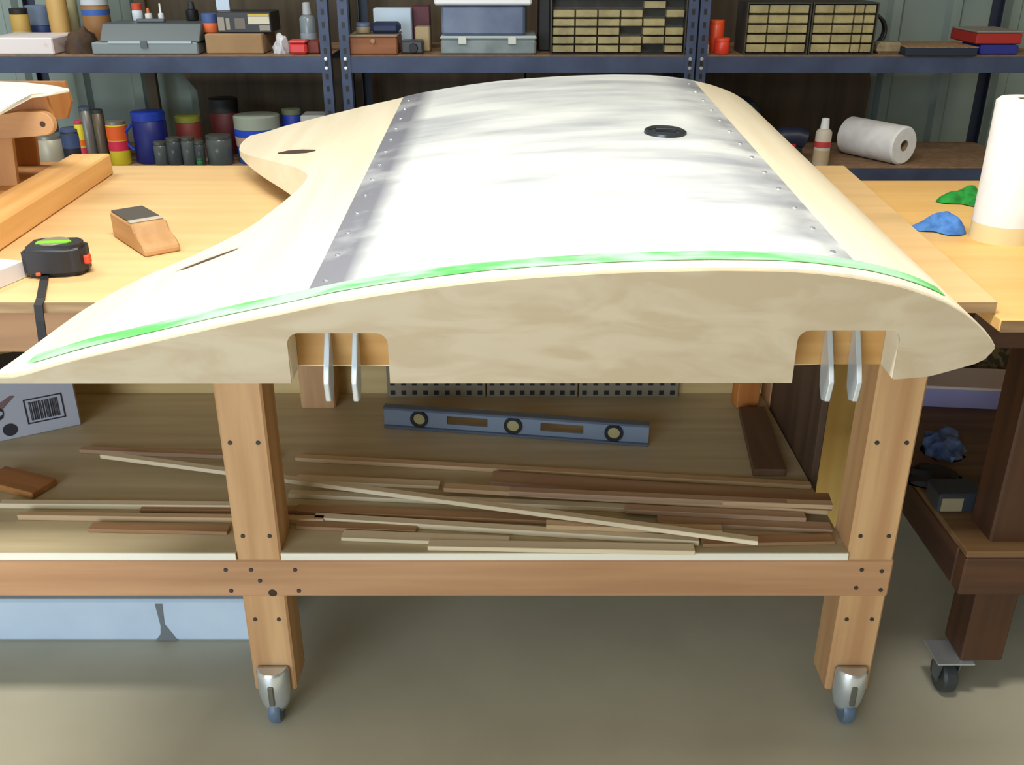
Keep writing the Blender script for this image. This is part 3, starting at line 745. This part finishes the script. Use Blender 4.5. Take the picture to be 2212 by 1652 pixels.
def drawers(label, x0, x1, yt, cols, rows, Y, skip=(), divider=None):
    cx, w, h = place(x0, x1, yt, Y, ZU)
    t = thing('drawer_cabinet', label, 'drawer cabinet', (cx, Y, ZU + G), group='small-parts drawer cabinets')
    d = .16
    bm = bmesh.new()
    bx(bm, -w / 2, w / 2, d - .004, d, 0, h)
    bx(bm, -w / 2, -w / 2 + .004, 0, d - .004, 0, h); bx(bm, w / 2 - .004, w / 2, 0, d - .004, 0, h)
    bx(bm, -w / 2 + .004, w / 2 - .004, 0, d - .004, 0, .004); bx(bm, -w / 2 + .004, w / 2 - .004, 0, d - .004, h - .004, h)
    bx(bm, -w / 2 + .004, w / 2 - .004, .05, d - .004, .004, h - .004)
    obj('cabinet_frame', bm, M_cab, t)
    tot = sum(cols); x = -w / 2 + .006; cw = (w - .012) / tot; rh = (h - .010) / rows
    for ci, c in enumerate(cols):
        for r in range(rows):
            if (ci, r) in skip: continue
            z0 = .005 + r * rh; x1_ = x + c * cw
            dr = box('drawer', x + .0025, x1_ - .0025, .004, .05, z0 + .0025, z0 + rh - .0035, M_cream, t, .0015)
            box('pull', x + c * cw * .35, x + c * cw * .65, -.002, .004, z0 + .004, z0 + .009, M_cream, dr, 0)
        x += c * cw
    return t
# ---------------- upper shelf, left rack
YA = YF + .02
crate('wrapped_packet', 'white printed paper packet at the left end of the upper shelf', 'packet', -30, 115, 82, YA, ZU, .22, mat('packet_white', rgb(222, 214, 216), .6, 0, rgb(196, 160, 158), (14, 14, 14), .6, .7), None)
prk = crate('green_mat', 'thin green folder under the white packet', 'folder', 30, 118, 128, YF + .008, ZU, .012, c_('folder_green', 44, 84, 48))
YB = YF + .26
can('spice_jar', 'yellow jar with black lid at the far left of the upper shelf', 'jar', 20, 58, 19, YB, ZU, c_('jar_yellow', 190, 158, 84), c_('lid_black', 30, 30, 32), lid_h=.02, bands=((.1, .5, c_('jar_label', 196, 178, 128)),))
can('navy_canister', 'navy and grey canister beside the yellow jar', 'canister', 52, 106, 13, YB + .10, ZU, c_('canister_navy', 34, 58, 116), c_('canister_grey', 110, 126, 154), lid_h=.07)
can('tan_bottle', 'tall tan bottle right of the navy canister', 'bottle', 98, 140, -30, YB - .03, ZU, c_('bottle_tan', 186, 150, 88), c_('bottle_cap_cream', 206, 186, 150), neck=(.85, .5))
can('pale_aerosol', 'slim pale olive aerosol can between tan bottle and brown jar', 'aerosol can', 141, 166, -25, YB + .08, ZU, c_('aerosol_pale', 168, 164, 126), c_('aerosol_cap', 90, 94, 88), neck=(.9, .7))
can('brown_jar', 'large amber jar with blue and white lid above the leather bag', 'jar', 170, 228, -20, YB - .06, ZU, c_('jar_amber', 140, 100, 58), c_('jar_lid_white', 190, 196, 204), lid_h=.05, bands=((.78, .9, c_('jar_lid_blue', 52, 92, 170)),))
T = lump('leather_bag', None, mat('bag_leather', rgb(82, 60, 44), .7, 0, rgb(48, 34, 26), (18, 18, 18), bump=.4), None, (rx(155), YF + .11, ZU + G), .2, 4, (.058, .07, .08))
tag(T, 'dark brown leather bag beside the grey toolbox', 'bag')
tb = crate('metal_toolbox', 'grey metal toolbox with raised lid and latch on the upper shelf', 'toolbox', 198, 428, 92, YA, ZU, .20, c_('toolbox_pale', 132, 142, 146, .45, .3), None)
w, h, d = tb['w'], tb['h'], tb['d']
prism('lid', [(-d / 2, h + .001), (d / 2, h + .001), (d / 2, h + .058), (-d / 2 + .05, h + .058)], -w / 2 + .03, w / 2 + .008, M_gray2, tb, 'yz', bev=.003)
box('lid_trim', -w / 2 + .06, w / 2 - .02, -d / 2 - .003, -d / 2 + .006, h - .004, h + .004, c_('trim_bright', 176, 190, 196, .3, .5), tb, .001)
box('latch', -.012, .012, -d / 2 - .006, -d / 2, h * .55, h + .006, M_gray2, tb, .001)
box('handle', -.05, .05, -.01, .01, h + .0585, h + .07, M_gray2, tb, .003)
ztb = ZU + h + .0592
yy = tb.location.y + .04
def small_on(name, label, cat, x0, x1, yt, Y, zb, body, lid, **k): return can(name, label, cat, x0, x1, yt, Y, zb, body, lid, **k)
small_on('red_cap_bottle', 'small white bottle with red cap on the toolbox lid', 'bottle', 287, 309, 8, yy, ztb, c_('mini_white', 196, 206, 216), c_('mini_red', 200, 72, 44), lid_h=.022)
small_on('squeeze_bottle', 'small pale squeeze bottle with orange tip on the toolbox lid', 'bottle', 316, 331, 18, yy, ztb, M_white, c_('tip_orange', 196, 110, 70), neck=(.6, .4))
small_on('glue_bottle', 'slim white nozzle bottle on the toolbox lid', 'bottle', 344, 356, 8, yy, ztb, M_white, M_white, neck=(.45, .35))
small_on('dark_spray', 'black trigger bottle at the right end of the toolbox', 'bottle', 402, 428, 4, yy + .02, ztb, M_black, c_('spray_dark', 40, 44, 50), neck=(.6, .5))
cb = crate('cardboard_box', 'plain tan cardboard box beneath the black radio', 'box', 444, 568, 74, YA + .02, ZU, .2, mat('cardboard', rgb(168, 138, 102), .85, 0, rgb(152, 122, 88), (6, 6, 6)), None)
zc = ZU + cb['h'] + .0015
can('paint_tin', 'blue and orange tin at the left end of the cardboard box', 'tin', 434, 470, 30, YA + .06, zc, c_('tin_orange', 206, 102, 56), c_('tin_blue', 66, 92, 150), lid_h=.03)
rd = crate('black_radio', 'black radio with white and yellow labels on the cardboard box', 'radio', 471, 588, 26, YA + .05, zc, .14, c_('radio_black', 40, 40, 42, .4), None, bev=.003)
w, h, d = rd['w'], rd['h'], rd['d']
for (a, b, e, f, m) in ((.02, .14, .12, .75, c_('label_grey', 150, 144, 134)), (.17, .24, .15, .7, c_('label_grey', 150, 144, 134)), (.33, .52, .2, .7, c_('label_dim', 110, 104, 98)), (.58, .97, .42, .78, c_('label_cream', 206, 202, 178)), (.58, .97, .80, .90, c_('label_yellow', 204, 178, 60)), (.78, .97, .12, .36, c_('label_grey', 150, 144, 134))):
    box('front_label', -w / 2 + a * w, -w / 2 + b * w, -d / 2 - .0015, -d / 2 - .0002, e * h, f * h, m, rd, 0)
crate('white_card', 'small white card standing on the black radio', 'card', 472, 500, -14, YA + .1, zc + h + .0015, .004, c_('card_bluewhite', 190, 206, 226), None, bev=0)
T = lump('plastic_wad', None, mat('wad_white', rgb(206, 208, 212), .5, 0, rgb(176, 180, 188), (30, 30, 30), bump=.5), None, (rx(599), YF + .08, ZU + G), .35, 8, (.028, .03, .06))
tag(T, 'crumpled white plastic wad right of the cardboard box', 'plastic')
rc = crate('red_tub', 'small red plastic tub near the rack post', 'tub', 624, 662, 88, YA, ZU, .07, c_('tub_red', 214, 62, 62, .4), c_('tub_lid_red', 226, 82, 74, .4), bev=.008)
crate('maroon_box', 'dark red box tucked behind the rack post', 'box', 660, 690, 90, YA + .03, ZU, .09, c_('box_maroon', 118, 46, 34))
can('clear_bottle', 'clear greyish bottle standing behind the red tub', 'bottle', 645, 680, 6, YA + .1, ZU, c_('clear_grey', 120, 132, 138, .25), c_('clear_cap', 170, 174, 178), neck=(.75, .5), bands=((.1, .5, c_('clear_label', 140, 150, 160)),))
# ---------------- upper shelf, middle rack
wbx = crate('wooden_box', 'reddish wooden box with pale lid on the middle upper shelf', 'box', 754, 858, 76, YA, ZU, .16, wood('box_redwood', (150, 94, 56), (126, 74, 42), 'x'), c_('box_lid_pale', 142, 126, 104), .12)
lathe('knob', [(0, .006), (.008, .005), (.009, 0)], c_('knob_tan', 160, 118, 82), wbx, (0, -.081, .045), (R(90), 0, 0), n=12)
zw = ZU + wbx['h'] + .0015
crate('blue_pouch', 'dark navy pouch lying on the reddish wooden box', 'pouch', 802, 862, 50, YA + .04, zw, .09, c_('pouch_navy', 28, 42, 76), None, bev=.01)
can('small_tin', 'small cream tin on the left of the wooden box', 'tin', 768, 800, 50, YA + .04, zw, c_('tin_cream', 146, 130, 100), c_('tin_blue_b', 96, 116, 150))
crate('white_panel_box', 'pale blue-white plastic box behind the navy pouch', 'box', 808, 890, 18, YA + .2, ZU, .08, c_('panel_white', 190, 208, 226, .4), None)
crate('maroon_book', 'maroon book standing behind the cream block', 'book', 892, 930, 12, YA + .24, ZU, .04, c_('book_maroon', 92, 40, 50))
crate('cream_block', 'cream wooden block standing beside the plastic tote', 'block', 897, 929, 58, YA + .1, ZU, .06, c_('block_cream', 172, 150, 112))
cm = crate('old_camera', 'dark grey compact camera lying before the cream block', 'camera', 866, 914, 88, YA + .02, ZU, .06, c_('camera_dark', 60, 62, 62, .4), None, bev=.006)
lathe('lens', [(0, .008), (.014, .008), (.016, 0)], M_black, cm, (.005, -.031, .02), (R(90), 0, 0), n=14)
M_tub = mat('tote_clear', rgb(112, 124, 146), .3, 0, rgb(90, 102, 128), (10, 10, 10)); M_tub2 = mat('bin_clear', rgb(134, 146, 148), .3, 0, rgb(110, 122, 124), (14, 14, 14))
lb = crate('latched_bin', 'low clear storage bin with two latches under the plastic tote', 'storage bin', 952, 1158, 78, YA, ZU, .24, M_tub2, c_('bin_lid', 168, 178, 180, .35), .2, bev=.006)
for s in (-.27, .25): box('latch', s * lb['w'] - .014, s * lb['w'] + .014, -.126, -.1215, lb['h'] * .55, lb['h'] * .95, c_('latch_white', 200, 204, 196), lb, .002)
zb_ = ZU + lb['h'] + .0015
tt = crate('plastic_tote', 'bluish clear plastic tote with a thick white lid', 'storage tote', 954, 1134, 12, YA + .005, zb_, .23, M_tub, None, bev=.008)
w, h, d = tt['w'], tt['h'], tt['d']
box('lid', -w / 2 - .022, w / 2 + .022, -d / 2 - .012, d / 2 + .012, h + .0005, h + .04, c_('tote_lid', 232, 234, 236, .4), tt, .006)
crate('black_case', 'tall black case between tote and drawer cabinet', 'case', 1163, 1188, -20, YA + .12, ZU, .14, c_('case_black', 28, 26, 26))
drawers('brown-framed drawer cabinet of cream drawers left of the centre rack post', 1190, 1484, -42, (1, 1, 1, 1, 1, .85), 8, YA, skip=((3, 2), (4, 4), (3, 5), (4, 0), (5, 3), (1, 5), (0, 5), (2, 5), (5, 5)))
# ---------------- upper shelf, right rack
can('red_canister', 'lower red plastic canister beside the right drawer cabinet', 'canister', 1546, 1580, 83, YA, ZU, c_('canister_red', 206, 56, 34, .4), c_('canister_red_lid', 222, 74, 44, .4))
can('small_white_tin', 'small white and red tin beside the rack post', 'tin', 1519, 1533, 88, YA, ZU, c_('tin_whitish', 180, 176, 180), c_('tin_red_lid', 190, 60, 50))
can('orange_red_canister', 'upper orange-red canister set back beside the rack post', 'canister', 1532, 1567, 44, YA + .08, ZU, c_('canister_orange', 222, 76, 36, .4), c_('canister_orange_lid', 232, 96, 50, .4))
drawers('drawer cabinet of cream drawers right of the red canisters', 1611, 1749, 6, (1, 1, 1), 5, YA)
drawers('drawer cabinet with mixed narrow drawers at the far right of the pair', 1752, 1893, 6, (1, 1.05, .5, .6), 5, YA)
crate('cream_soap_block', 'cream rectangular block right of the drawer cabinets', 'block', 1896, 1950, 92, YA + .02, ZU, .07, mat('soap_cream', rgb(150, 136, 104), .7, 0, rgb(120, 108, 84), (30, 30, 30)), None, bev=.01)
T = thing('cable_coil', 'black coiled cable behind the cream rectangular block', 'cable', (rx(1915), YF + .18, ZU + G))
for k in range(3):
    tube('cable_loop', [(.05 * math.cos(R(a)), .012 * k, .062 + .055 * math.sin(R(a)) + .002 * k) for a in range(0, 375, 15)], .006, M_black, T)
tr = crate('sandpaper_tray', 'dark navy tray topped with tan sandpaper sheets', 'tray', 1957, 2112, 102, YF - .01, ZU, .22, c_('tray_navy', 30, 40, 58, .5), mat('sandpaper', rgb(164, 132, 92), .9, 0, rgb(128, 100, 70), (70, 70, 70)), .08, bev=.002, lid_name='sandpaper_sheet')
bb = crate('blue_book', 'blue book lying under the red box at the right', 'book', 2118, 2200, 98, YA, ZU, .16, c_('book_blue', 34, 44, 128), None)
rb_ = crate('red_box', 'red flat box with grey top on the blue book', 'box', 2108, 2206, 68, YA + .01, ZU + bb['h'] + .0015, .22, c_('box_red', 160, 40, 34), c_('box_grey_top', 138, 130, 122), .15)
# ---------------- lower shelf, left rack: paint tins and jars
YC = YF + .03
M_tin = c_('tin_steel', 150, 148, 140, .35, .6)
can('paint_can', 'pale steel paint can at the left end of the lower rack shelf', 'paint can', 40, 106, 296, YC, ZL, c_('can_pale', 176, 170, 152, .4, .2), M_tin)
can('paint_can', 'navy and black paint can right of the pale steel can', 'paint can', 104, 150, 280, YC + .02, ZL, c_('can_navy', 30, 32, 44), c_('can_navy_lid', 70, 84, 120), bands=((.5, .95, c_('can_blueband', 54, 72, 112)),))
can('spray_can', 'slim pink and yellow spray can behind the beam end', 'spray can', 141, 160, 262, YC + .04, ZL, c_('spray_yellow', 214, 200, 40), c_('spray_pink', 200, 60, 96), bands=((.1, .4, c_('spray_magenta', 206, 50, 90)), (.45, .6, c_('spray_orange', 222, 110, 40))))
can('steel_can', 'tall steel solvent can behind the lumber beam end', 'can', 152, 180, 232, YC + .05, ZL, c_('steel_grey', 130, 130, 128, .35, .5), c_('steel_bluegrey', 84, 100, 120))
can('steel_can', 'dark steel solvent can next to the striped tin', 'can', 181, 206, 238, YC + .05, ZL, c_('steel_brown', 110, 100, 84, .35, .4), c_('steel_darklid', 60, 66, 72))
cn = can('striped_tin', 'tin striped yellow, orange and magenta behind the lumber beam', 'tin', 206, 250, 264, YC, ZL, c_('stripe_yellow', 214, 196, 44), M_tin, bands=((.62, .97, c_('stripe_orange', 226, 96, 36)), (.36, .60, c_('stripe_magenta', 206, 40, 76))))
jg = can('blue_jug', 'deep blue plastic jug with a grip in the left rack', 'jug', 258, 332, 246, YC + .02, ZL, c_('jug_blue', 24, 34, 110, .4), c_('jug_bright', 30, 60, 170, .4), lid_h=.03)
tube('grip', [(-.05, -.045, .14), (-.068, -.05, .12), (-.07, -.05, .07), (-.052, -.045, .05)], .006, c_('jug_bright', 30, 60, 170, .4), jg)
for i, (x0, x1, yt, lb_) in enumerate(((310, 340, 308, 'small dark glass jar in front of the blue jug'), (338, 372, 300, 'smoky glass jar left of the row by the green pot'), (372, 402, 298, 'smoky glass jar behind the green pot'), (402, 424, 306, 'narrow dark jar right of the green pot'), (424, 480, 296, 'wide smoky jar beside the blue bucket'))):
    can('glass_jar', lb_, 'jar', x0, x1, yt, YC - .005, ZL, c_('smoky_glass_%d' % (i % 2), *((62, 70, 74) if i % 2 else (80, 88, 90)), .2), c_('jar_tin_lid', 96, 98, 96, .4, .5), lid_h=.012)
can('green_pot', 'tiny green pot at the front of the left rack', 'pot', 407, 421, 344, YF + .008, ZL, c_('cap_green', 36, 110, 62), None, lid_h=.006)
can('stain_can', 'can with lime lid rim and red label stacked behind the smoky jars', 'can', 358, 414, 254, YC + .14, ZL, c_('stain_red', 130, 52, 46), c_('stain_lime', 140, 146, 60), lid_h=.022, bands=((.2, .55, c_('stain_brown', 120, 92, 60)),))
can('dark_red_pail', 'dark red pail with black lid at the back of the left rack', 'pail', 434, 498, 216, YC + .2, ZL, c_('pail_red', 92, 32, 34), c_('pail_lid', 44, 46, 50), lid_h=.05)
can('blue_bucket', 'blue bucket with white lid and picture label beside the wing tip', 'bucket', 482, 585, 256, YC, ZL, c_('bucket_blue', 34, 96, 196, .4), c_('bucket_lid', 150, 160, 150, .4), lid_h=.045, taper=.92, bands=((.5, .78, c_('bucket_label', 186, 156, 140)), (.82, .99, c_('bucket_deep', 30, 70, 200))))
can('blue_lidded_tin', 'small tin with bright blue side seen above the wing tip', 'tin', 597, 640, 238, YC + .12, ZL, c_('tin_brightblue', 34, 60, 170), c_('tin_olive', 110, 118, 96), lid_h=.02)
crate('pale_tray', 'pale tray showing above the wing beside the rack posts', 'tray', 642, 700, 250, YC + .06, ZL, .1, c_('tray_pale', 186, 190, 186), None)
# ---------------- lower shelf, right rack
can('caulk_bottle', 'white squeeze bottle with red label on the lower right rack shelf', 'bottle', 1781, 1816, 258, YC - .01, ZL, c_('caulk_white', 196, 186, 172), M_white, neck=(.78, .5), bands=((.5, .66, c_('caulk_red', 186, 60, 62)), (.1, .42, c_('caulk_tan', 180, 160, 128))))
a = PZ(1962, 362, ZL)
lr = towel('paper_towel_roll', 'white paper towel roll lying on its side on the right rack', (0, 0, 0), (0, 0, 0), .069, .26)
ax = Vector((-.50, .86, 0)).normalized()
lr.rotation_euler = ax.to_track_quat('Z', 'Y').to_euler(); lr.location = (rx(1962, 330), YF + .045, ZL + .0695)
T = thing('power_tool', 'dark blue power tool with a red trigger grip on the right rack', 'power tool', (rx(1722, 300), YF + .08, ZL + G))
tube('motor_body', [(-.06, 0, .075), (-.03, 0, .095), (.02, 0, .095), (.05, 0, .085)], .036, c_('tool_navy', 32, 38, 60, .4), T, n=14)
prism('grip', [(.0, .09), (.035, .09), (.05, .0), (.005, .0)], -.018, .018, c_('tool_black', 26, 28, 36, .5), T, 'xz', bev=.004)
box('trigger', -.006, .014, -.03, -.02, .03, .075, c_('tool_red', 176, 34, 40), T, .003)
T = lump('dark_bag', None, mat('bag_darkplastic', rgb(52, 58, 70), .35, 0, rgb(34, 38, 46), (16, 16, 16), bump=.5), None, (rx(1628, 250), YF + .22, ZL + G), .25, 6, (.13, .12, .21))
tag(T, 'dark plastic bag bulging behind the wing on the right rack', 'bag')
